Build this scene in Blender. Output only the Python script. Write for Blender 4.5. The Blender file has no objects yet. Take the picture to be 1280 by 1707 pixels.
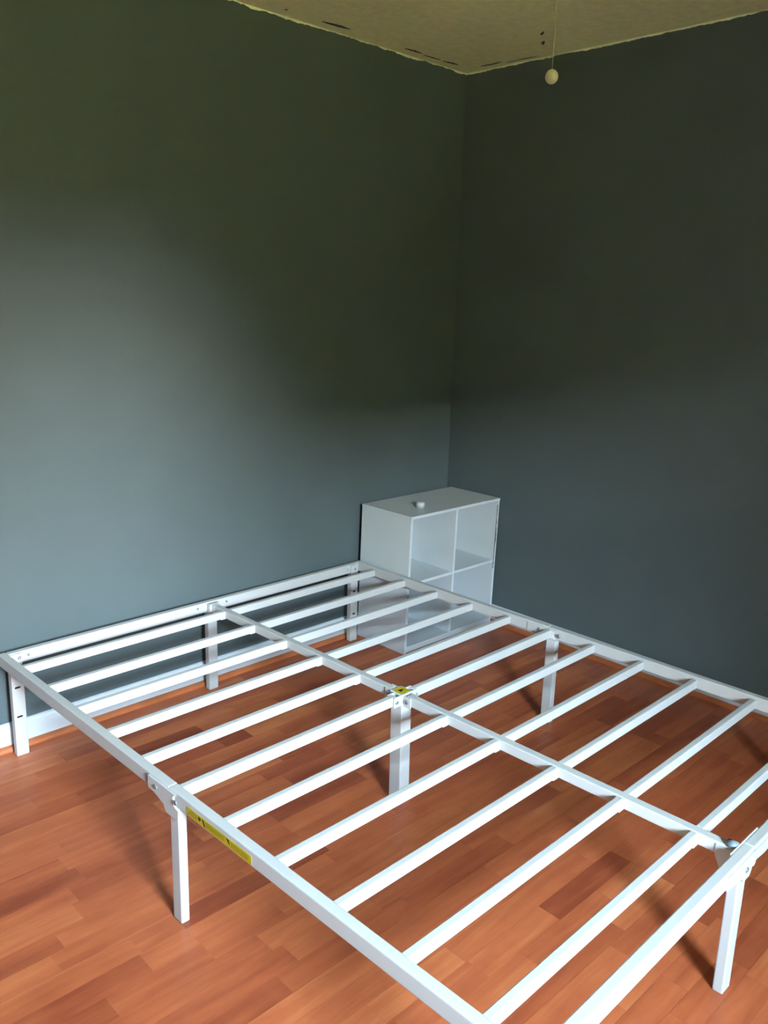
import bpy, bmesh, math, random
from mathutils import Vector, Matrix

# ------------------------------------------------------------------ camera
scene = bpy.context.scene
COL = scene.collection
W_PX, H_PX, F_PX = 1280, 1707, 1422.39
CAM = Vector((-2.9928, -2.6452, 1.4715))
YAW, PITCH, ROLL = (math.radians(a) for a in (-44.3703, -13.9905, 1.6915))
FWD = Vector((-math.cos(PITCH) * math.sin(YAW), math.cos(PITCH) * math.cos(YAW), math.sin(PITCH)))
_r = Vector((math.cos(YAW), math.sin(YAW), 0))
_u = _r.cross(FWD)
RIGHT = _r * math.cos(ROLL) + _u * math.sin(ROLL)
UP = -_r * math.sin(ROLL) + _u * math.cos(ROLL)
cd = bpy.data.cameras.new('camera')
cd.sensor_fit = 'VERTICAL'
cd.sensor_height = 36.0
cd.lens = 36.0 * F_PX / H_PX
cd.clip_start = 0.02
cam = bpy.data.objects.new('camera', cd)
COL.objects.link(cam)
cam.matrix_world = Matrix(((RIGHT.x, UP.x, -FWD.x, CAM.x), (RIGHT.y, UP.y, -FWD.y, CAM.y),
                           (RIGHT.z, UP.z, -FWD.z, CAM.z), (0, 0, 0, 1)))
scene.camera = cam

# ------------------------------------------------------------------ light
world = bpy.data.worlds.new('world')
scene.world = world
world.use_nodes = True
bg = world.node_tree.nodes['Background']
_nt = world.node_tree                            # clear sky: pale at the horizon, blue higher up
_tc = _nt.nodes.new('ShaderNodeTexCoord')
_sx = _nt.nodes.new('ShaderNodeSeparateXYZ')
_cr = _nt.nodes.new('ShaderNodeValToRGB')
_nt.links.new(_tc.outputs['Generated'], _sx.inputs[0])
_nt.links.new(_sx.outputs['Z'], _cr.inputs['Fac'])
_cr.color_ramp.elements[0].position, _cr.color_ramp.elements[0].color = 0.10, (0.98, 0.98, 0.94, 1)
_cr.color_ramp.elements[1].position, _cr.color_ramp.elements[1].color = 0.34, (0.56, 0.79, 1.0, 1)
_nt.links.new(_cr.outputs['Color'], bg.inputs['Color'])
bg.inputs['Strength'].default_value = 36.0

sd = bpy.data.lights.new('sun_offscreen', 'SUN')          # high sun behind the house: lights the lawn only
sd.energy = 60.0
sd.angle = math.radians(0.53)
sd.color = (1.0, 0.93, 0.8)
sun = bpy.data.objects.new('sun_offscreen', sd)
COL.objects.link(sun)
sun.location = (6, 10, 14)
sun.rotation_euler = Vector((-0.30, -0.55, -0.78)).to_track_quat('-Z', 'Y').to_euler()

WIN = (-2.97, -2.15, 1.0, 2.08)                # window opening in the rear wall: x0, x1, z0, z1
REAR_Y = -3.95
pd = bpy.data.lights.new('window_rear_offscreen', 'AREA')
pd.shape = 'RECTANGLE'
pd.size, pd.size_y = WIN[1] - WIN[0], WIN[3] - WIN[2]
pd.cycles.is_portal = True
portal = bpy.data.objects.new('window_rear_offscreen', pd)
COL.objects.link(portal)
portal.location = ((WIN[0] + WIN[1]) / 2, REAR_Y - 0.12, (WIN[2] + WIN[3]) / 2)
portal.rotation_euler = (math.radians(90), 0, math.radians(0))

scene.view_settings.view_transform = 'Standard'
scene.view_settings.look = 'None'
scene.view_settings.gamma = 1.0
scene.view_settings.use_curve_mapping = False
scene.view_settings.exposure = 3.40

# ------------------------------------------------------------------ materials
def new_mat(name):
    m = bpy.data.materials.new(name)
    m.use_nodes = True
    nt = m.node_tree
    return m, nt, nt.nodes['Principled BSDF']

def N(nt, kind, **kw):
    n = nt.nodes.new(kind)
    for k, v in kw.items():
        setattr(n, k, v)
    return n

def ramp(nt, stops):
    n = nt.nodes.new('ShaderNodeValToRGB')
    els = n.color_ramp.elements
    els[0].position, els[0].color = stops[0][0], (*stops[0][1], 1)
    els[1].position, els[1].color = stops[-1][0], (*stops[-1][1], 1)
    for p, c in stops[1:-1]:
        e = els.new(p)
        e.color = (*c, 1)
    return n

def paint(name, col, rough=0.5, vary=0.05, scale=6.0, bump=0.0, bump_scale=200.0, spec=0.5, metallic=0.0):
    m, nt, b = new_mat(name)
    geo = N(nt, 'ShaderNodeNewGeometry')
    nz = N(nt, 'ShaderNodeTexNoise')
    nz.inputs['Scale'].default_value = scale
    nz.inputs['Detail'].default_value = 4
    nt.links.new(geo.outputs['Position'], nz.inputs['Vector'])
    lo = tuple(c * (1 - vary) for c in col)
    hi = tuple(min(1, c * (1 + vary)) for c in col)
    r = ramp(nt, [(0.3, lo), (0.7, hi)])
    nt.links.new(nz.outputs['Fac'], r.inputs['Fac'])
    nt.links.new(r.outputs['Color'], b.inputs['Base Color'])
    b.inputs['Roughness'].default_value = rough
    b.inputs['Specular IOR Level'].default_value = spec
    b.inputs['Metallic'].default_value = metallic
    if bump:
        n2 = N(nt, 'ShaderNodeTexNoise')
        n2.inputs['Scale'].default_value = bump_scale
        n2.inputs['Detail'].default_value = 3
        nt.links.new(geo.outputs['Position'], n2.inputs['Vector'])
        bp = N(nt, 'ShaderNodeBump')
        bp.inputs['Strength'].default_value = bump
        bp.inputs['Distance'].default_value = 0.004
        nt.links.new(n2.outputs['Fac'], bp.inputs['Height'])
        nt.links.new(bp.outputs['Normal'], b.inputs['Normal'])
    return m

M_WALL = paint('slate_grey_wall_paint', (0.093, 0.117, 0.119), 0.65, 0.05, 2.5, 0.12, 260, spec=0.2)
M_CEIL = paint('textured_cream_ceiling', (0.88, 0.92, 0.60), 0.9, 0.06, 30, 0.8, 130)
M_CEILEDGE = paint('ragged_cream_paint', (0.80, 0.82, 0.62), 0.8, 0.08, 40)
M_SMEAR = paint('dried_slate_paint_smear', (0.05, 0.06, 0.05), 0.7, 0.2, 60)
M_BASE = paint('white_baseboard_paint', (0.60, 0.63, 0.65), 0.45, 0.05, 14, 0.1, 60)
M_BED = paint('white_powder_coat', (0.53, 0.52, 0.50), 0.5, 0.02, 9, 0.05, 500, spec=0.35)
M_CAP = paint('white_plastic_end', (0.60, 0.61, 0.61), 0.45, 0.02, 20)
M_SMALL = paint('white_plastic_small', (0.52, 0.56, 0.56), 0.45, 0.02, 30)
M_SHELF = paint('white_laminate_board', (0.59, 0.62, 0.63), 0.30, 0.03, 5)
M_SHELFEDGE = paint('white_edge_band', (0.78, 0.81, 0.83), 0.4, 0.03, 20)
M_CHIP = paint('chipped_board_core', (0.10, 0.09, 0.08), 0.9, 0.2, 80)
M_BOLT = paint('zinc_bolt', (0.42, 0.45, 0.46), 0.35, 0.1, 200, metallic=0.8)
M_KNOB = paint('grey_plastic_cap', (0.20, 0.23, 0.26), 0.45, 0.05, 60)
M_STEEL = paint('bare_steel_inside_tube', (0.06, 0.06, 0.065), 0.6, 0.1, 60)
M_YELLOW = paint('yellow_label', (0.50, 0.375, 0.010), 0.5, 0.05, 60)
M_OLIVE = paint('label_print_fine', (0.20, 0.145, 0.003), 0.5, 0.1, 100)
M_INK = paint('label_print_black', (0.02, 0.015, 0.005), 0.5, 0.1, 100)
M_CREAM = paint('cream_plastic_knob', (0.46, 0.43, 0.30), 0.5, 0.03, 60)
M_CHAIN = paint('pale_bead_chain', (0.52, 0.47, 0.36), 0.5, 0.05, 100)
M_LAWN = paint('sunlit_lawn', (0.085, 0.075, 0.010), 0.9, 0.25, 3)
M_LEAF_BLOCKER = paint('leafy_blocker', (0.045, 0.047, 0.008), 0.8, 0.4, 4)  # for the added leafy light blocker beyond the lawn
M_BLOCKER = paint('brown_blocker', (0.07, 0.06, 0.045), 0.9, 0.05, 6, 0.4, 90)  # for the added light blockers outside; dark to keep their bounce low
M_TAN = paint('board_core', (0.50, 0.27, 0.13), 0.7, 0.1, 40)

def glass():
    m, nt, b = new_mat('window_glass')
    out = nt.nodes['Material Output']
    tr = N(nt, 'ShaderNodeBsdfTransparent')
    gl = N(nt, 'ShaderNodeBsdfGlossy')
    gl.inputs['Roughness'].default_value = 0.02
    mx = N(nt, 'ShaderNodeMixShader')
    mx.inputs['Fac'].default_value = 0.06
    nt.links.new(tr.outputs[0], mx.inputs[1])
    nt.links.new(gl.outputs[0], mx.inputs[2])
    nt.links.new(mx.outputs[0], out.inputs['Surface'])
    return m
M_GLASS = glass()

def wood(name, use_attr):
    m, nt, b = new_mat(name)
    if use_attr:
        src = N(nt, 'ShaderNodeAttribute', attribute_name='tone').outputs['Color']
    else:
        src = N(nt, 'ShaderNodeObjectInfo').outputs['Color']
    sep = N(nt, 'ShaderNodeSeparateColor')
    nt.links.new(src, sep.inputs[0])
    geo = N(nt, 'ShaderNodeNewGeometry')
    # every strip reads its own part of the grain
    mul = N(nt, 'ShaderNodeVectorMath', operation='SCALE')
    comb = N(nt, 'ShaderNodeCombineXYZ')
    nt.links.new(sep.outputs[1], comb.inputs[0])
    nt.links.new(sep.outputs[2], comb.inputs[2])
    nt.links.new(comb.outputs[0], mul.inputs[0])
    mul.inputs['Scale'].default_value = 37.0
    add = N(nt, 'ShaderNodeVectorMath', operation='ADD')
    nt.links.new(geo.outputs['Position'], add.inputs[0])
    nt.links.new(mul.outputs[0], add.inputs[1])
    mp = N(nt, 'ShaderNodeMapping')
    mp.inputs['Scale'].default_value = (2.2, 26, 3)
    nt.links.new(add.outputs[0], mp.inputs['Vector'])
    n1 = N(nt, 'ShaderNodeTexNoise')
    n1.inputs['Scale'].default_value = 1.0
    n1.inputs['Detail'].default_value = 6
    n1.inputs['Roughness'].default_value = 0.6
    n1.inputs['Distortion'].default_value = 0.6
    nt.links.new(mp.outputs[0], n1.inputs['Vector'])
    n2 = N(nt, 'ShaderNodeTexNoise')
    n2.inputs['Scale'].default_value = 9.0
    n2.inputs['Detail'].default_value = 3
    nt.links.new(add.outputs[0], n2.inputs['Vector'])
    base = ramp(nt, [(0.0, (0.29, 0.058, 0.022)), (0.35, (0.425, 0.096, 0.035)),
                     (0.7, (0.54, 0.137, 0.048)), (1.0, (0.64, 0.198, 0.070))])
    # tone + a little grain
    m1 = N(nt, 'ShaderNodeMath', operation='MULTIPLY_ADD')
    nt.links.new(n1.outputs['Fac'], m1.inputs[0])
    m1.inputs[1].default_value = 1.25
    m1.inputs[2].default_value = -0.625
    m2 = N(nt, 'ShaderNodeMath', operation='MULTIPLY_ADD')
    nt.links.new(n2.outputs['Fac'], m2.inputs[0])
    m2.inputs[1].default_value = 0.5
    m2.inputs[2].default_value = -0.25
    s1 = N(nt, 'ShaderNodeMath', operation='ADD')
    nt.links.new(m1.outputs[0], s1.inputs[0])
    nt.links.new(m2.outputs[0], s1.inputs[1])
    s2 = N(nt, 'ShaderNodeMath', operation='ADD', use_clamp=True)
    nt.links.new(s1.outputs[0], s2.inputs[0])
    nt.links.new(sep.outputs[0], s2.inputs[1])
    nt.links.new(s2.outputs[0], base.inputs['Fac'])
    nt.links.new(base.outputs['Color'], b.inputs['Base Color'])
    b.inputs['Roughness'].default_value = 0.34
    b.inputs['Specular IOR Level'].default_value = 0.3
    return m
M_WOOD = wood('cherry_laminate', False)
M_WOODS = wood('cherry_laminate_field', True)
M_SHOE = paint('cherry_shoe_molding', (0.50, 0.140, 0.046), 0.4, 0.2, 8)

# ------------------------------------------------------------------ mesh helpers
def mesh_obj(name, bm, mat, parent=None, smooth=False, props=None):
    me = bpy.data.meshes.new(name)
    bmesh.ops.recalc_face_normals(bm, faces=bm.faces[:])
    bm.to_mesh(me)
    bm.free()
    for mm in (mat if isinstance(mat, (list, tuple)) else [mat]):
        me.materials.append(mm)
    if smooth:
        for p in me.polygons:
            p.use_smooth = True
    return link(name, me, parent, props)

def link(name, me, parent=None, props=None):
    o = bpy.data.objects.new(name, me)
    COL.objects.link(o)
    if parent:
        o.parent = parent
    for k, v in (props or {}).items():
        o[k] = v
    return o

def box(bm, x0, x1, y0, y1, z0, z1, bev=0.0, seg=2, shear=(0, 0), mi=0):
    """box; shear moves the bottom by (dx, dy)"""
    t = bmesh.new()
    vs = []
    for z in (z0, z1):
        dx, dy = shear if z == z0 else (0, 0)
        vs += [t.verts.new((x0 + dx, y0 + dy, z)), t.verts.new((x1 + dx, y0 + dy, z)),
               t.verts.new((x1 + dx, y1 + dy, z)), t.verts.new((x0 + dx, y1 + dy, z))]
    for f in ((3, 2, 1, 0), (4, 5, 6, 7), (0, 1, 5, 4), (1, 2, 6, 5), (2, 3, 7, 6), (3, 0, 4, 7)):
        t.faces.new([vs[i] for i in f])
    if bev:
        bmesh.ops.bevel(t, geom=t.edges[:], offset=bev, segments=seg, affect='EDGES', profile=0.5)
    merge(bm, t, mi)
    return bm

def merge(bm, t, mi=0):
    vm = {}
    for v in t.verts:
        vm[v] = bm.verts.new(v.co)
    for f in t.faces:
        nf = bm.faces.new([vm[v] for v in f.verts])
        nf.material_index = mi
        nf.smooth = f.smooth
    t.free()

def cyl(bm, c, axis, r, h, n=16, bev=0.0, mi=0, smooth=True):
    """cylinder centred at c along axis 'x','y' or 'z'"""
    t = bmesh.new()
    bmesh.ops.create_cone(t, cap_ends=True, segments=n, radius1=r, radius2=r, depth=h)
    if bev:
        es = [e for e in t.edges if abs(e.verts[0].co.z - e.verts[1].co.z) < 1e-6]
        bmesh.ops.bevel(t, geom=es, offset=bev, segments=2, affect='EDGES')
    R = {'z': Matrix.Identity(3), 'x': Matrix.Rotation(math.radians(90), 3, 'Y'),
         'y': Matrix.Rotation(math.radians(90), 3, 'X')}[axis]
    for v in t.verts:
        v.co = R @ v.co + Vector(c)
    for f in t.faces:
        f.smooth = smooth and len(f.verts) == 4
    merge(bm, t, mi)
    return bm

def prism(bm, pts, plane, a, b, bev=0.0, mi=0):
    """polygon extruded between a and b; plane 'yz' extrudes x, 'xz' extrudes y, 'xy' extrudes z"""
    t = bmesh.new()
    def P(p, d):
        return {'yz': (d, p[0], p[1]), 'xz': (p[0], d, p[1]), 'xy': (p[0], p[1], d)}[plane]
    A = [t.verts.new(P(p, a)) for p in pts]
    B = [t.verts.new(P(p, b)) for p in pts]
    n = len(pts)
    t.faces.new(A)
    t.faces.new(B[::-1])
    for i in range(n):
        t.faces.new((A[i], B[i], B[(i + 1) % n], A[(i + 1) % n]))
    if bev:
        bmesh.ops.recalc_face_normals(t, faces=t.faces[:])
        bmesh.ops.bevel(t, geom=t.edges[:], offset=bev, segments=1, affect='EDGES')
    merge(bm, t, mi)
    return bm

def one_box(name, dims, mat, parent=None, bev=0.0, props=None, shear=(0, 0)):
    return mesh_obj(name, box(bmesh.new(), *dims, bev=bev, shear=shear), mat, parent, props=props)

def empty(name, loc, rz, label, cat, group=None):
    o = bpy.data.objects.new(name, None)
    COL.objects.link(o)
    o.location = loc
    o.rotation_euler = (0, 0, rz)
    o.empty_display_size = 0.05
    o['label'], o['category'] = label, cat
    if group:
        o['group'] = group
    return o

STRUCT = {'kind': 'structure'}
def struct(name, bm, mat, label, cat):
    o = mesh_obj(name, bm, mat)
    o['kind'], o['label'], o['category'] = 'structure', label, cat
    return o

# ------------------------------------------------------------------ room
BED_YAW = math.radians(0.838)
CX, CY = 0.063, 0.045            # room corner
ZC = 2.432
XL = -4.2
rot = lambda x, y: (CX + math.cos(BED_YAW) * x - math.sin(BED_YAW) * y,
                    CY + math.sin(BED_YAW) * x + math.cos(BED_YAW) * y)

def left_frame(bm):              # local x runs along the left wall from the corner, y into the wall
    for v in bm.verts:
        x, y = rot(v.co.x, v.co.y)
        v.co.x, v.co.y = x, y
    return bm

bm = left_frame(box(bmesh.new(), -4.5, 0.25, 0, 0.14, -0.05, ZC + 0.05))
wall_left = struct('wall_left', bm, M_WALL, 'slate grey painted wall behind the head of the bed frame', 'wall')
bm = box(bmesh.new(), CX, CX + 0.14, REAR_Y - 0.14, 0.3, -0.05, ZC + 0.05)
wall_right = struct('wall_right', bm, M_WALL, 'slate grey painted wall beside the right side rail', 'wall')
bm = box(bmesh.new(), XL - 0.14, XL, REAR_Y - 0.14, 0.3, -0.05, ZC + 0.05)
struct('wall_side', bm, M_WALL, 'slate grey wall facing the shelf corner across the room', 'wall')
bm = bmesh.new()
x0, x1, z0, z1 = WIN
for d in ((XL - 0.1, x0, -0.05, ZC + 0.05), (x1, CX + 0.1, -0.05, ZC + 0.05), (x0, x1, -0.05, z0), (x0, x1, z1, ZC + 0.05)):
    box(bm, d[0], d[1], REAR_Y - 0.14, REAR_Y, d[2], d[3])
struct('wall_rear', bm, M_WALL, 'slate grey wall with a window opposite the bed head', 'wall')
bm = box(bmesh.new(), XL - 0.3, CX + 0.3, REAR_Y - 0.14, 0.4, ZC, ZC + 0.12)
ceiling = struct('ceiling', bm, M_CEIL, 'textured cream ceiling with slate paint smears along its edge', 'ceiling')

# window
wf = bmesh.new()
t = 0.05
for d in ((x0, x0 + t, z0, z1), (x1 - t, x1, z0, z1), (x0 + t, x1 - t, z0, z0 + t), (x0 + t, x1 - t, z1 - t, z1),
          (x0 + t, x1 - t, (z0 + z1) / 2 - 0.02, (z0 + z1) / 2 + 0.02)):
    box(wf, d[0], d[1], REAR_Y - 0.10, REAR_Y - 0.05, d[2], d[3])
win = struct('window_1', wf, M_BASE, 'white framed sash window in the wall opposite the bed head', 'window')
zm = (z0 + z1) / 2
one_box('window_pane', (x0 + t, x1 - t, REAR_Y - 0.078, REAR_Y - 0.073, z0 + t, zm - 0.02), M_GLASS, win)
one_box('window_pane', (x0 + t, x1 - t, REAR_Y - 0.078, REAR_Y - 0.073, zm + 0.02, z1 - t), M_GLASS, win)
one_box('window_sill', (x0 - 0.05, x1 + 0.05, REAR_Y - 0.05, REAR_Y + 0.04, z0 - 0.025, z0), M_BASE, win)

bm = box(bmesh.new(), XL - 0.3, CX + 0.3, REAR_Y - 1.35, REAR_Y - 0.14, 2.46, 2.60)
struct('eave_blocker', bm, M_BLOCKER, 'unseen overhang added above the window to cut high sky light', 'eave_blocker')  # added to keep high sky light off the foot of the bed
# outside the window: lawn, and an added wall that blocks light from the side
bm = box(bmesh.new(), -60, 60, -80, REAR_Y - 0.14, -0.30, -0.20)
struct('lawn', bm, M_LAWN, 'sunlit green lawn outside the window', 'lawn')
bm = box(bmesh.new(), -5.2, -5.0, -6.8, REAR_Y - 0.14, -0.2, 4.2)
struct('wall_blocker', bm, M_BLOCKER, 'unseen brown wall added outside the window to block side light', 'wall')

def hedge_blocker(tops, hy0, hy1, seed, label):
    """added leafy light blocker whose top follows (x, height) points"""
    rnd = random.Random(seed)
    b_ = bmesh.new()
    xs, hs = [], []
    for (xa, ha), (xb, hb) in zip(tops[:-1], tops[1:]):
        n = max(1, int((xb - xa) / 0.3))
        for i in range(n):
            xs.append(xa + (xb - xa) * i / n)
            hs.append(ha + (hb - ha) * i / n)
    xs.append(tops[-1][0])
    hs.append(tops[-1][1])
    ring = []
    for x, h in zip(xs, hs):
        col = [(hy1, -0.2), (hy1, h * 0.35), (hy1, h * 0.7), (hy1, h), ((hy0 + hy1) / 2, h + 0.12), (hy0, h), (hy0, -0.2)]
        ring.append([b_.verts.new((x, y + (rnd.uniform(-.12, .12) if z > 0 else 0), z + (rnd.uniform(-.14, .14) if z > 0 else 0))) for y, z in col])
    for r0, r1 in zip(ring[:-1], ring[1:]):
        for i in range(len(r0) - 1):
            b_.faces.new((r0[i], r1[i], r1[i + 1], r0[i + 1]))
    b_.faces.new(ring[0])
    b_.faces.new(ring[-1][::-1])
    struct('hedge_blocker', b_, M_LEAF_BLOCKER, label, 'hedge_blocker')
hedge_blocker([(-26, 4.4), (-6.6, 4.4), (-4.75, 2.45), (-4.0, 2.45), (-2.9, 4.1), (20, 4.1)], -15.2, -14.0, 1, 'unseen leafy light blocker added beyond the lawn, with a dip in its top')  # heights and dip shaped for the light gradient on the left wall

# ------------------------------------------------------------------ floor
random.seed(11)
SW = 0.065
SEAM = -1.031
fl = box(bmesh.new(), XL - 0.1, CX + 0.1, REAR_Y - 0.1, 0.3, -0.06, -0.0075)
floor = struct('floor', fl, M_TAN, 'cherry red laminate floor of narrow three-strip boards', 'floor')

def px(P):
    d = Vector(P) - CAM
    z = d.dot(FWD)
    if z < 0.2:
        return None
    return (640 + F_PX * d.dot(RIGHT) / z, 853.5 - F_PX * d.dot(UP) / z)

def in_view(xa, xb, ya, yb):
    for f in (0, 0.25, 0.5, 0.75, 1):
        for y in (ya, yb):
            q = px((xa + (xb - xa) * f, y, 0))
            if q and -25 < q[0] < 1305 and 500 < q[1] < 1735:
                return True
    return False

unit = bmesh.new()
box(unit, -0.5, 0.5, -0.5, 0.5, -1, 0)
unit_me = bpy.data.meshes.new('wood_strip')
bmesh.ops.recalc_face_normals(unit, faces=unit.faces[:])
unit.to_mesh(unit_me)
unit.free()
unit_me.materials.append(M_WOOD)
board_bm = bmesh.new()
box(board_bm, -0.5, 0.5, -0.5, 0.5, -1, 0)
board_me = bpy.data.meshes.new('laminate_board')
board_bm.to_mesh(board_me)
board_bm.free()
board_me.materials.append(M_TAN)

far = {'v': [], 'f': [], 'c': []}
def far_strip(xa, xb, ya, yb, c):
    i = len(far['v'])
    far['v'] += [(xa, ya, 0), (xb, ya, 0), (xb, yb, 0), (xa, yb, 0)]
    far['f'].append((i, i + 1, i + 2, i + 3))
    far['c'].append(c)

# tones read off the photograph: (row counted from the seam under the mid leg, x0, x1, tone)
BLEN = 1.285
FY0, FY1 = REAR_Y, 0.055
FX0, FX1 = XL, CX
row0 = math.ceil((FY0 - SEAM) / 0.195) - 1
n_strip = 0
for r in range(row0, 6):
    yb0 = SEAM + r * 0.195
    if yb0 > FY1 or yb0 + 0.195 < FY0:
        continue
    off = random.uniform(0, BLEN)
    x = FX0 - off
    while x < FX1:
        bx0, bx1 = max(x, FX0), min(x + BLEN, FX1)
        x += BLEN
        if bx1 - bx0 < 0.02:
            continue
        by0, by1 = max(yb0, FY0), min(yb0 + 0.195, FY1)
        vis = in_view(bx0, bx1, by0, by1)
        board_tone = random.gauss(0, 0.05)
        board = None
        for s in range(3):
            ya, yb = max(yb0 + s * SW, FY0), min(yb0 + (s + 1) * SW, FY1)
            if yb - ya < 0.01:
                continue
            xs = [bx0]
            cur = bx0 - random.uniform(0, 0.25)
            while True:
                cur += random.uniform(0.22, 0.52)
                if cur > bx1 - 0.06:
                    break
                if cur > bx0 + 0.05:
                    xs.append(cur)
            xs.append(bx1)
            for a, b in zip(xs[:-1], xs[1:]):
                tone = min(0.95, max(0.05, 0.52 + board_tone + random.gauss(0, 0.17)))
                c = (tone, random.random(), random.random(), 1)
                g = 0.00022
                ga = 0.0003 if a == bx0 else g
                gb = 0.0003 if b == bx1 else g
                gl = (0.0008 if r == 0 else 0.0004) if s == 0 else g
                gh = (0.0008 if r == -1 else 0.0004) if s == 2 else g
                if vis and in_view(a, b, ya, yb):
                    if board is None:
                        board = link('laminate_board', board_me, floor)
                        board.location = ((bx0 + bx1) / 2, (by0 + by1) / 2, -0.0006)
                        board.scale = (bx1 - bx0, by1 - by0, 0.0068)
                    o = link('wood_strip', unit_me, board)
                    bl, bs = board.location, board.scale
                    cx_, cy_ = (a + ga + b - gb) / 2, (ya + gl + yb - gh) / 2
                    o.location = ((cx_ - bl.x) / bs.x, (cy_ - bl.y) / bs.y, (0 - bl.z) / bs.z)
                    o.scale = ((b - gb - a - ga) / bs.x, (yb - gh - ya - gl) / bs.y, 0.0006 / bs.z)
                    o.color = c
                    n_strip += 1
                else:
                    far_strip(a + ga, b - gb, ya + gl, yb - gh, c)
me = bpy.data.meshes.new('wood_strips')
me.from_pydata(far['v'], [], far['f'])
att = me.color_attributes.new('tone', 'FLOAT_COLOR', 'CORNER')
for i, c in enumerate(far['c']):
    for k in range(4):
        att.data[i * 4 + k].color = c
me.materials.append(M_WOODS)
link('wood_strip_field', me, floor, {'kind': 'stuff'})

# ------------------------------------------------------------------ baseboards, shoe moldings
BT, BH = 0.012, 0.092
def base_profile():
    return [(0, 0), (BT, 0), (BT, BH - 0.012), (BT - 0.004, BH - 0.004), (0.003, BH), (0, BH)]
def shoe_profile(x):
    r = 0.017
    return [(x, 0)] + [(x + r * math.cos(a), r * math.sin(a)) for a in (0, 0.35, 0.7, 1.05, 1.35, math.pi / 2)]

def run_left(name, prof, mat, xa, xb, label, cat):
    b_ = bmesh.new()
    prism(b_, [(-p[0], p[1]) for p in prof], 'yz', xa, xb)
    left_frame(b_)
    return struct(name, b_, mat, label, cat)

bl_ = run_left('baseboard_left', base_profile(), M_BASE, -4.2, -0.0, 'white painted baseboard along the wall behind the bed head', 'baseboard')
run_left('trim_1', shoe_profile(BT), M_SHOE, -4.2, -BT, 'cherry quarter-round molding below the baseboard behind the bed head', 'molding')
b_ = bmesh.new()
prism(b_, [(CX - p[0], p[1] * 0.90) for p in base_profile()], 'xz', REAR_Y, CY - 0.012)
struct('baseboard_right', b_, M_BASE, 'white painted baseboard along the wall beside the right rail', 'baseboard')
b_ = bmesh.new()
prism(b_, [(CX - p[0], p[1]) for p in shoe_profile(BT)], 'xz', REAR_Y, CY - 0.012)
struct('trim_2', b_, M_SHOE, 'cherry quarter-round molding along the wall beside the right rail', 'molding')

# ------------------------------------------------------------------ paint smears and ragged edges
def smear(name, pts, w, mat, parent, plane, level, frame=None, seed=0, thick=0.0006):
    """irregular brush stroke along pts (2-D points in the surface), tapering at its ends"""
    rnd = random.Random(seed)
    L, R = [], []
    n = 14
    for i in range(n + 1):
        f = i / n * (len(pts) - 1)
        k = min(int(f), len(pts) - 2)
        a, b = Vector(pts[k]), Vector(pts[k + 1])
        c = a.lerp(b, f - k)
        d = (b - a).normalized()
        nrm = Vector((-d.y, d.x))
        e = w * 0.5 * math.sin(math.pi * (0.04 + 0.92 * i / n)) ** 0.6
        L.append(c + nrm * e * rnd.uniform(0.55, 1.1))
        R.append(c - nrm * e * rnd.uniform(0.55, 1.1))
    b_ = bmesh.new()
    prism(b_, [tuple(p) for p in L + R[::-1]], plane, level, level - thick)
    if frame:
        frame(b_)
    return mesh_obj(name, b_, mat, parent)

def to_wallx(x, y):              # world x,y on the ceiling
    return (x, y)
k = 0
for pts, w in ([[(-0.815, -0.028), (-0.75, -0.034), (-0.69, -0.037)], 0.014],
               [[(-0.385, -0.020), (-0.34, -0.024), (-0.29, -0.022)], 0.011],
               [[(-0.27, -0.012), (-0.22, -0.014), (-0.17, -0.016)], 0.007],
               [[(-0.155, -0.012), (-0.11, -0.020), (-0.07, -0.022)], 0.011],
               [[(-0.215, -0.560), (-0.196, -0.540), (-0.185, -0.528)], 0.009],
               [[(-0.118, -0.492), (-0.10, -0.474), (-0.080, -0.462)], 0.010],
               [[(0.005, -0.08), (0.012, -0.13), (0.008, -0.19)], 0.010],
               [[(0.030, -0.20), (0.028, -0.28), (0.034, -0.36)], 0.006],
               [[(-0.985, -0.03), (-0.975, -0.034)], 0.010]):
    smear('paint_smear', pts, w * 1.5, M_SMEAR, ceiling, 'xy', ZC, seed=k)
    k += 1

# ragged cream line where the wall paint stops short of the ceiling
def ragged(name, length, base, amp, seed, put, mat, parent, n=170):
    rnd = random.Random(seed)
    b_ = bmesh.new()
    h = base
    top, bot = [], []
    for i in range(n + 1):
        h += rnd.gauss(0, amp * 0.5)
        h = min(base + amp, max(base - amp, h)) * 0.9 + base * 0.1
        hh = max(0.0008, h + rnd.gauss(0, amp * 0.25))
        top.append(put(length * i / n, 0.0))
        bot.append(put(length * i / n, -hh))
    T = [b_.verts.new(p) for p in top]
    B = [b_.verts.new(p) for p in bot]
    for i in range(n):
        b_.faces.new((T[i], T[i + 1], B[i + 1], B[i]))
    o = mesh_obj(name, b_, mat, parent)
    return o
ragged('paint_edge', 2.6, 0.006, 0.004, 3, lambda s, z: (*rot(-s, -0.0012), ZC + z), M_CEILEDGE, wall_left, 240)
ragged('paint_edge', 2.6, 0.005, 0.003, 4, lambda s, z: (CX - 0.0012, CY - s, ZC + z), M_CEILEDGE, wall_right, 240)
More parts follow.
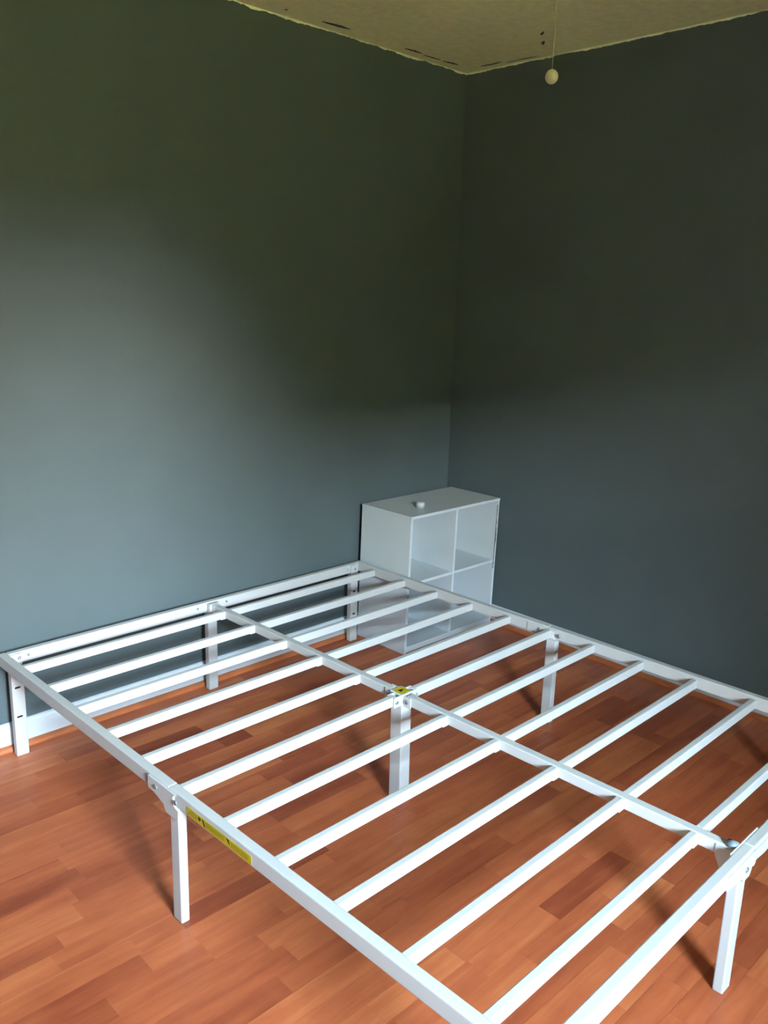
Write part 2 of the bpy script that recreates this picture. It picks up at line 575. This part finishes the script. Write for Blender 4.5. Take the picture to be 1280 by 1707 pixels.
# slate wall paint that ran over the top of the baseboard
def bb(s, z, d):                 # s metres from the corner along the left wall, on the baseboard face
    x, y = rot(-s, -BT - d)
    return (x, y, z)
def base_smear(s0, s1, z0_, z1_, w, seed):
    rnd = random.Random(seed)
    b_ = bmesh.new()
    n = 16
    T, B = [], []
    for i in range(n + 1):
        f = i / n
        e = w * (math.sin(math.pi * (0.05 + 0.9 * f)) ** 0.7) * rnd.uniform(0.5, 1.1)
        s, z = s0 + (s1 - s0) * f, z0_ + (z1_ - z0_) * f
        T.append(b_.verts.new(bb(s, z + e / 2, 0.0007)))
        B.append(b_.verts.new(bb(s, z - e / 2, 0.0007)))
    for i in range(n):
        b_.faces.new((T[i], T[i + 1], B[i + 1], B[i]))
    mesh_obj('paint_smear', b_, M_SMEAR, bl_)
base_smear(1.66, 1.50, 0.058, 0.060, 0.007, 1)
base_smear(1.84, 1.66, 0.060, 0.058, 0.003, 2)
base_smear(1.37, 1.355, 0.024, 0.026, 0.007, 3)
base_smear(0.935, 0.93, 0.040, 0.043, 0.006, 4)

# ------------------------------------------------------------------ bed frame
PX, PY = -0.5765, -0.1143
bed = empty('bed_frame', (PX, PY, 0), BED_YAW, 'white metal platform bed frame with slats, standing bare on the cherry floor', 'bed frame')
ZT, ZB = 0.354, 0.315            # rails
ST, SB = 0.346, 0.318            # slats
def vk(k):
    if k <= 5:
        return -(k - 1) * 0.18
    if k >= 7:
        return -1.0787 - (k - 7) * 0.1833
    return -0.8994

def rail(name, d, bev=0.0035):
    return mesh_obj(name, box(bmesh.new(), *d, bev=bev, seg=2), M_BED, bed)

UL0, UL1, UR0, UR1 = -1.535, -1.510, 0.0, 0.025
UC0, UC1 = -0.768, -0.743
VH0, VH1 = 0.086, 0.111
VF0, VF1 = -1.942, -1.917
VM = -0.903
sl_a = rail('side_rail', (UL0, UL1, VM, VH1, ZB, ZT))
sl_b = rail('side_rail', (UL0, UL1, VF0, VM, ZB, ZT))
sr_a = rail('side_rail', (UR0, UR1, VM, VH1, ZB, ZT))
sr_b = rail('side_rail', (UR0, UR1, VF0, VM, ZB, ZT))
hr = rail('head_rail', (UL1, UR0, VH0, VH1, ZB, ZT))
fr_a = rail('foot_rail', (UL1, -0.738, VF0, VF1, ZB, ZT))
fr_b = rail('foot_rail', (-0.736, UR0, VF0, VF1, ZB, ZT))
cr_a = rail('center_rail', (UC0, UC1, -0.872, VH0, SB, ST + 0.001), 0.003)
cr_b = rail('center_rail', (UC0, UC1, VF1, -0.936, SB, ST + 0.001), 0.003)

# slats: a left and a right one in each row; the white plastic end sits against the centre rail
sm = bmesh.new()
box(sm, 0, 0.742, -0.019, 0, SB, ST, bev=0.003)
slat_l = bpy.data.meshes.new('slat')
bmesh.ops.recalc_face_normals(sm, faces=sm.faces[:])
sm.to_mesh(slat_l)
sm.free()
slat_l.materials.append(M_BED)
cm = bmesh.new()
box(cm, 0.722, 0.7435, -0.0205, 0.001, SB - 0.0015, ST - 0.001, bev=0.002)
capm = bpy.data.meshes.new('end_cap')
bmesh.ops.recalc_face_normals(cm, faces=cm.faces[:])
cm.to_mesh(capm)
cm.free()
capm.materials.append(M_CAP)
for kk in list(range(1, 6)) + list(range(7, 12)):
    a = link('slat', slat_l, bed)
    a.location = (UL1, vk(kk), 0)
    link('end_cap', capm, a)
    b = link('slat', slat_l, bed)
    b.location = (UC1, vk(kk), 0)
# cross bars that meet the centre post
for u0, u1 in ((UL1, -0.792), (-0.719, UR0)):
    mesh_obj('cross_bar', box(bmesh.new(), u0, u1, vk(6) - 0.020, vk(6), SB - 0.001, ST + 0.001, bev=0.003), M_BED, bed)

def bolt(parent, c, axis, r=0.0055, h=0.004, out=-1):
    """bolt head with a real hexagon socket sunk into its outer face"""
    t = bmesh.new()
    n = 12
    prof = [(-h / 2, r), (h / 2 - 0.0012, r), (h / 2, r - 0.0012), (h / 2, r * 0.52), (-h / 2 + 0.0004, r * 0.5)]
    rings = [[t.verts.new((q * math.cos(2 * math.pi * i / n), q * math.sin(2 * math.pi * i / n), z)) for i in range(n)] for z, q in prof]
    for r0, r1 in zip(rings[:-1], rings[1:]):
        for i in range(n):
            t.faces.new((r0[i], r0[(i + 1) % n], r1[(i + 1) % n], r1[i]))
    t.faces.new(rings[0][::-1])
    t.faces.new(rings[-1])
    D_ = {'x': Vector((out, 0, 0)), 'y': Vector((0, out, 0))}[axis]
    Q = D_.to_track_quat('Z', 'Y').to_matrix()
    for v in t.verts:
        v.co = Q @ v.co + Vector(c)
    return mesh_obj('bolt', t, M_BOLT, parent)

def leg(dims, shear=(0, 0), bev=0.003):
    return mesh_obj('leg', box(bmesh.new(), *dims, bev=bev, shear=shear), M_BED, bed)

def oval(u, z, w, h, n=16):
    pts = []
    for i in range(n):
        a = 2 * math.pi * (i + 0.5) / n
        pts.append((u + (w - h) / 2 * (1 if math.cos(a) > 0 else -1) + h / 2 * math.cos(a), z + h / 2 * math.sin(a)))
    return pts

def cut_slot(owner, pts, plane, face, depth):
    """cut a real slot into owner and line it with the bare steel of the hollow tube"""
    ax = {'xz': 1, 'yz': 0}[plane]
    cutter = mesh_obj('cutter', prism(bmesh.new(), pts, plane, face - 0.01, face + depth), M_BED, owner.parent)
    md = owner.modifiers.new('slot', 'BOOLEAN')
    md.operation, md.solver, md.object = 'DIFFERENCE', 'EXACT', cutter
    bpy.context.view_layer.update()
    new = bpy.data.meshes.new_from_object(owner.evaluated_get(bpy.context.evaluated_depsgraph_get()))
    owner.modifiers.clear()
    owner.data = new
    me_ = cutter.data
    bpy.data.objects.remove(cutter)
    bpy.data.meshes.remove(me_)
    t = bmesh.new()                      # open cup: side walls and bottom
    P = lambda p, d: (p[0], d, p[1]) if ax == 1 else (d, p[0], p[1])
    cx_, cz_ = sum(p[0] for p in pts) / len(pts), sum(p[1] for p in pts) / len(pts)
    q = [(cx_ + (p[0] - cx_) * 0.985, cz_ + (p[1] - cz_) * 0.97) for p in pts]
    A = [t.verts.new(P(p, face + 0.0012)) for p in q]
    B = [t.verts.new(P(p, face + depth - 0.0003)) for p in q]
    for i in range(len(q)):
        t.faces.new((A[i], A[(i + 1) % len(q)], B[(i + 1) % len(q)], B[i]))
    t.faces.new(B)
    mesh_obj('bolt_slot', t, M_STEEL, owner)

def slot(parent, u, v, z, w=0.0105, h=0.0065, depth=0.020):
    cut_slot(parent, oval(u, z, w, h), 'xz', v, depth)

# head legs
def head_leg(u0, u1):
    l = leg((u0, u1, 0.078, 0.103, 0.0, ZB))
    return l
h1 = head_leg(-1.511, -1.471)
for z in (0.238, 0.137):
    slot(h1, -1.493, 0.078, z, 0.019, 0.0065)
h2 = head_leg(-0.779, -0.739)
h3 = head_leg(-0.050, -0.009)
for z in (0.231, 0.127):
    slot(h3, -0.031, 0.078, z, 0.014, 0.008)
def corner_plate(u0, u1):
    return mesh_obj('corner_plate', box(bmesh.new(), u0, u1, 0.079, 0.0865, ZB - 0.012, ZT - 0.003, bev=0.002), M_BED, bed)
cp = corner_plate(-1.511, -1.471)
bolt(cp, (-1.480, 0.0775, 0.336), 'y')
bolt(hr, (-1.448, 0.0845, 0.336), 'y', 0.0045)
cp = corner_plate(-0.050, -0.009)
bolt(cp, (-0.028, 0.0775, 0.333), 'y')
bolt(hr, (-0.062, 0.0845, 0.335), 'y', 0.004)
# bracket at the middle of the head rail
mb = bmesh.new()
box(mb, -0.779, -0.735, 0.066, 0.0862, ZB - 0.01, ZT - 0.004, bev=0.002)
mbo = mesh_obj('center_bracket', mb, M_BED, bed)
bolt(hr, (-0.818, 0.0845, 0.338), 'y', 0.0045)
bolt(hr, (-0.690, 0.0845, 0.338), 'y', 0.0045)
mesh_obj('end_cap', box(bmesh.new(), UC0 - 0.001, UC1 + 0.001, 0.050, 0.0665, SB - 0.001, ST + 0.002, bev=0.002), M_CAP, cr_a)

# middle side legs with a rounded bolted plate
def arc(cx, cz, r, a0, a1, n=7):
    return [(cx + r * math.cos(math.radians(a0 + (a1 - a0) * i / n)), cz + r * math.sin(math.radians(a0 + (a1 - a0) * i / n))) for i in range(n + 1)]
def side_plate(ua, ub, bv, bu, ax_out, pv=(0, 0)):
    # plate outline in (v, z); the rounded end points to the foot of the bed
    pts = [(-0.815, ZT - 0.005), (-0.815, ZB + 0.001), (-0.842, ZB - 0.001), (-0.884, ZB - 0.012), (-0.895, 0.285), (-0.948, 0.285), (-0.950, 0.312)]
    pts += arc(-0.944, 0.332, 0.018, -80, 80)
    return mesh_obj('joint_plate', prism(bmesh.new(), pts, 'yz', ua, ub, bev=0.0006), M_BED, bed)
pl = side_plate(UL0 - 0.005, UL0 + 0.0005, None, None, -1)
bolt(pl, (UL0 - 0.006, -0.852, 0.332), 'x', 0.0058, 0.004)
bolt(pl, (UL0 - 0.006, -0.939, 0.331), 'x', 0.0068, 0.004)
leg((-1.5345, -1.512, -0.941, -0.904, 0.0, ZB))
pr = side_plate(UR0 - 0.0005 - 0.003, UR0 + 0.0005, None, None, -1)
bolt(pr, (UR0 - 0.005, -0.870, 0.334), 'x', 0.008, 0.006)
bolt(pr, (UR0 - 0.005, -0.951, 0.333), 'x', 0.008, 0.006)
leg((-0.019, 0.004, -0.951, -0.911, 0.0, ZB))

# centre post
cpost = leg((-0.777, -0.735, -0.928, -0.882, 0.0, ST - 0.002), shear=(-0.009, -0.013))
cap = mesh_obj('post_cap', box(bmesh.new(), -0.779, -0.733, -0.930, -0.880, ST - 0.002, ST + 0.0035, bev=0.0015), M_BED, bed)
lb = bmesh.new()
box(lb, -0.775, -0.737, -0.925, -0.886, ST + 0.0030, ST + 0.0039)
prism(lb, [(-0.766, -0.913), (-0.744, -0.904), (-0.763, -0.896)], 'xy', ST + 0.0040, ST + 0.0043, mi=1)
lbo = mesh_obj('warning_label', lb, [M_YELLOW, M_INK], cap)
lbo['label'] = 'square yellow warning label with a black triangle'
for (u0, u1, v0, v1) in ((-0.806, -0.776, -0.925, -0.921), (-0.806, -0.776, -0.898, -0.894), (-0.736, -0.706, -0.925, -0.921), (-0.736, -0.706, -0.898, -0.894)):
    mesh_obj('joint_tab', box(bmesh.new(), u0, u1, v0, v1, SB - 0.004, ST + 0.001, bev=0.001), M_BED, bed)
for (u0, u1, v0, v1) in ((-0.772, -0.768, -0.958, -0.927), (-0.743, -0.739, -0.958, -0.927), (-0.772, -0.768, -0.884, -0.852), (-0.743, -0.739, -0.884, -0.852)):
    mesh_obj('joint_tab', box(bmesh.new(), u0, u1, v0, v1, SB - 0.004, ST + 0.001, bev=0.001), M_BED, bed)
bolt(bed, (-0.796, -0.9275, 0.331), 'y', 0.0055)
bolt(bed, (-0.714, -0.9275, 0.331), 'y', 0.0055)
bolt(bed, (-0.7745, -0.943, 0.331), 'x', 0.0075)
bolt(bed, (-0.7745, -0.866, 0.334), 'x', 0.0075)
slot(cpost, -0.750, -0.928, 0.3395, 0.012, 0.004, 0.012)
cut_slot(cpost, oval(-0.910, 0.3395, 0.012, 0.004), 'yz', -0.777, 0.012)

# foot legs and the foot joint
leg((-0.785, -0.746, -1.936, -1.912, 0.0, ZB))
leg((-1.533, -1.508, -1.940, -1.900, 0.0, ZB))
leg((-0.002, 0.023, -1.940, -1.900, 0.0, ZB))
pts = [(-0.870, ZT - 0.006), (-0.870, ZB + 0.001), (-0.800, ZB - 0.006), (-0.787, 0.296), (-0.757, 0.296)]
pts += arc(-0.768, 0.316, 0.021, -50, 0, 5) + [(-0.742, 0.312)] + arc(-0.740, 0.322, 0.011, -80, 0, 4) + [(-0.690, 0.318), (-0.640, 0.318), (-0.628, 0.330), (-0.628, 0.345), (-0.640, ZT - 0.006)]
fp = mesh_obj('joint_plate', prism(bmesh.new(), pts, 'xz', VF0 - 0.0035, VF0 + 0.0005), M_BED, bed)
bolt(fp, (-0.779, VF0 - 0.0045, 0.322), 'y', 0.0065)
bolt(fp, (-0.655, VF0 - 0.0045, 0.326), 'y', 0.0065)
sl = mesh_obj('splice_sleeve', box(bmesh.new(), -0.80, -0.66, VF1 - 0.0005, VF1 + 0.0025, ZB, ZT + 0.0015, bev=0.001), M_BED, bed)
kb = cyl(bmesh.new(), (-0.757, VF1 + 0.014, 0.349), 'y', 0.0105, 0.024, 18, bev=0.002)
kn = mesh_obj('bolt_cap', kb, M_KNOB, bed)
kn['label'] = 'grey plastic cap'
b_ = bmesh.new()
prism(b_, [(-1.872, SB), (-1.872, ST - 0.003), (VF1, ST - 0.003), (VF1, 0.245), (-1.903, 0.255)], 'yz', UC0 - 0.003, UC0 + 0.0005, bev=0.0005)
mesh_obj('gusset', b_, M_BED, bed)

# long yellow label on the outer face of the left side rail
lb = bmesh.new()
UO = UL0
v0, v1, za, zb = -0.979, -1.226, 0.3195, 0.3405
r_ = 0.004
outline = arc(v0 - r_, zb - r_, r_, 0, 90, 3) + arc(v1 + r_, zb - r_, r_, 90, 180, 3) + arc(v1 + r_, za + r_, r_, 180, 270, 3) + arc(v0 - r_, za + r_, r_, 270, 360, 3)
prism(lb, outline, 'yz', UO - 0.0006, UO + 0.0002)
rnd = random.Random(5)
def mark(va, vb, z0_, z1_, mi):
    prism(lb, [(va, z0_), (vb, z0_), (vb, z1_), (va, z1_)], 'yz', UO - 0.0008, UO - 0.0004, mi=mi)
for (a, b) in ((-0.996, -1.024), (-1.056, -1.128), (-1.152, -1.214)):     # blocks of fine print
    for j in range(4):
        z = zb - 0.0045 - j * 0.0036
        v = a
        while v > b + 0.004:
            w = rnd.uniform(0.004, 0.012)
            mark(v, max(b, v - w), z - 0.0016, z, 1)
            v -= w + 0.0012
for (pts) in ([(-1.030, 0.3385), (-1.039, 0.333), (-1.031, 0.326), (-1.026, 0.332)],
              [(-1.042, 0.3385), (-1.049, 0.336), (-1.056, 0.322), (-1.049, 0.323)],
              [(-1.134, 0.339), (-1.146, 0.337), (-1.148, 0.325), (-1.141, 0.331)]):
    prism(lb, pts, 'yz', UO - 0.0008, UO - 0.0004, mi=2)
prism(lb, [(-0.986, 0.324), (-0.993, 0.324), (-0.9895, 0.333)], 'yz', UO - 0.0008, UO - 0.0004, mi=1)
lo = mesh_obj('warning_label', lb, [M_YELLOW, M_OLIVE, M_INK], sl_b)
lo['label'] = 'long yellow warning label with fine print'

# ------------------------------------------------------------------ cube shelf in the corner
RACK = 0.024                     # the shelf leans a little to the right
SX0, SX1, SY0, SY1, SH = -0.5485, 0.030, -0.295, 0.004, 0.606
T = 0.012
shelf = empty('cube_shelf', ((SX0 + SX1) / 2, (SY0 + SY1) / 2, 0), 0, 'white four-compartment cube shelf standing in the room corner behind the bed', 'shelf')
ox, oy = (SX0 + SX1) / 2, (SY0 + SY1) / 2
def sh_part(name, d, mat=None, bev=0.0008):
    b_ = box(bmesh.new(), d[0] - ox, d[1] - ox, d[2] - oy, d[3] - oy, d[4], d[5], bev=bev, seg=1)
    for v in b_.verts:
        v.co.x += RACK * v.co.z
    return mesh_obj(name, b_, mat or M_SHELF, shelf)
XM, ZM = (SX0 + SX1) / 2, 0.308
sh_part('side_panel', (SX0, SX0 + T, SY0, SY1, 0.0, SH - T))
rp = sh_part('side_panel', (SX1 - T, SX1, SY0, SY1, 0.0, SH - T))
sh_part('top_panel', (SX0 - 0.001, SX1 + 0.001, SY0 - 0.002, SY1, SH - T, SH))
sh_part('bottom_panel', (SX0 + T, SX1 - T, SY0 + 0.003, SY1 - 0.004, 0.005, 0.018 + T))
sh_part('shelf_board', (SX0 + T, XM - T / 2, SY0 + 0.003, SY1 - 0.004, ZM - T / 2, ZM + T / 2))
sh_part('shelf_board', (XM + T / 2, SX1 - T, SY0 + 0.003, SY1 - 0.004, ZM - T / 2, ZM + T / 2))
sh_part('divider', (XM - T / 2, XM + T / 2, SY0 + 0.002, SY1 - 0.004, 0.018 + T, SH - T))
sh_part('back_panel', (SX0 + T, SX1 - T, SY1 - 0.004, SY1, 0.018, SH - T))
# chipped front edge of the right side panel
rnd = random.Random(9)
b_ = bmesh.new()
zs = [0.575 - 0.0125 * i for i in range(25)]
Lp, Rp = [], []
for z in zs:
    w = rnd.choice((0.0, 0.001, 0.002, 0.0032)) + 0.0006
    if 0.40 < z < 0.47:
        w += 0.0018
    xx = SX1 - T - ox + RACK * z - 0.0005
    Lp.append((xx, z))
    Rp.append((xx + w, z))
prism(b_, Lp + Rp[::-1], 'xz', SY0 - oy - 0.0005, SY0 - oy + 0.002)
mesh_obj('edge_chip', b_, M_CHIP, rp)

# small white piece on the shelf
cap_o = mesh_obj('plastic_cap', cyl(bmesh.new(), (0, 0, 0.0135), 'z', 0.0185, 0.027, 28, bev=0.0035), M_SMALL)
cap_o.location = (-0.385, -0.202, SH)
cap_o['label'] = 'small round white plastic cap lying on top of the cube shelf'
cap_o['category'] = 'cap'

# ------------------------------------------------------------------ pull chain
tb = 2.0
D = FWD + RIGHT * ((919.5 - 640) / F_PX) - UP * ((128 - 853.5) / F_PX)   # sight line; distance from a 30 mm knob
KP = CAM + D * tb
chain = empty('pull_chain', (KP.x, KP.y, KP.z), 0, 'cream round knob on a thin pull chain hanging from the ceiling', 'pull chain')
b_ = bmesh.new()
bmesh.ops.create_uvsphere(b_, u_segments=24, v_segments=16, radius=0.0152)
for v in b_.verts:
    v.co.z *= 1.05
cyl(b_, (0, 0, 0.0135), 'z', 0.003, 0.005, 12)
mesh_obj('knob', b_, M_CREAM, chain, smooth=True)
b_ = bmesh.new()
zz = 0.017
top = ZC - 0.02 - KP.z
me_n = 0
while zz < top:
    t_ = bmesh.new()
    bmesh.ops.create_icosphere(t_, subdivisions=1, radius=0.0012)
    for v in t_.verts:
        v.co.z += zz
    merge(b_, t_)
    zz += 0.0034
cyl(b_, (0, 0, (0.015 + top) / 2), 'z', 0.0006, top - 0.012, 6)
mesh_obj('chain', b_, M_CHAIN, chain)
b_ = bmesh.new()
cyl(b_, (0, 0, ZC - 0.011 - KP.z), 'z', 0.022, 0.022, 24, bev=0.004)
mesh_obj('canopy', b_, M_CREAM, chain)
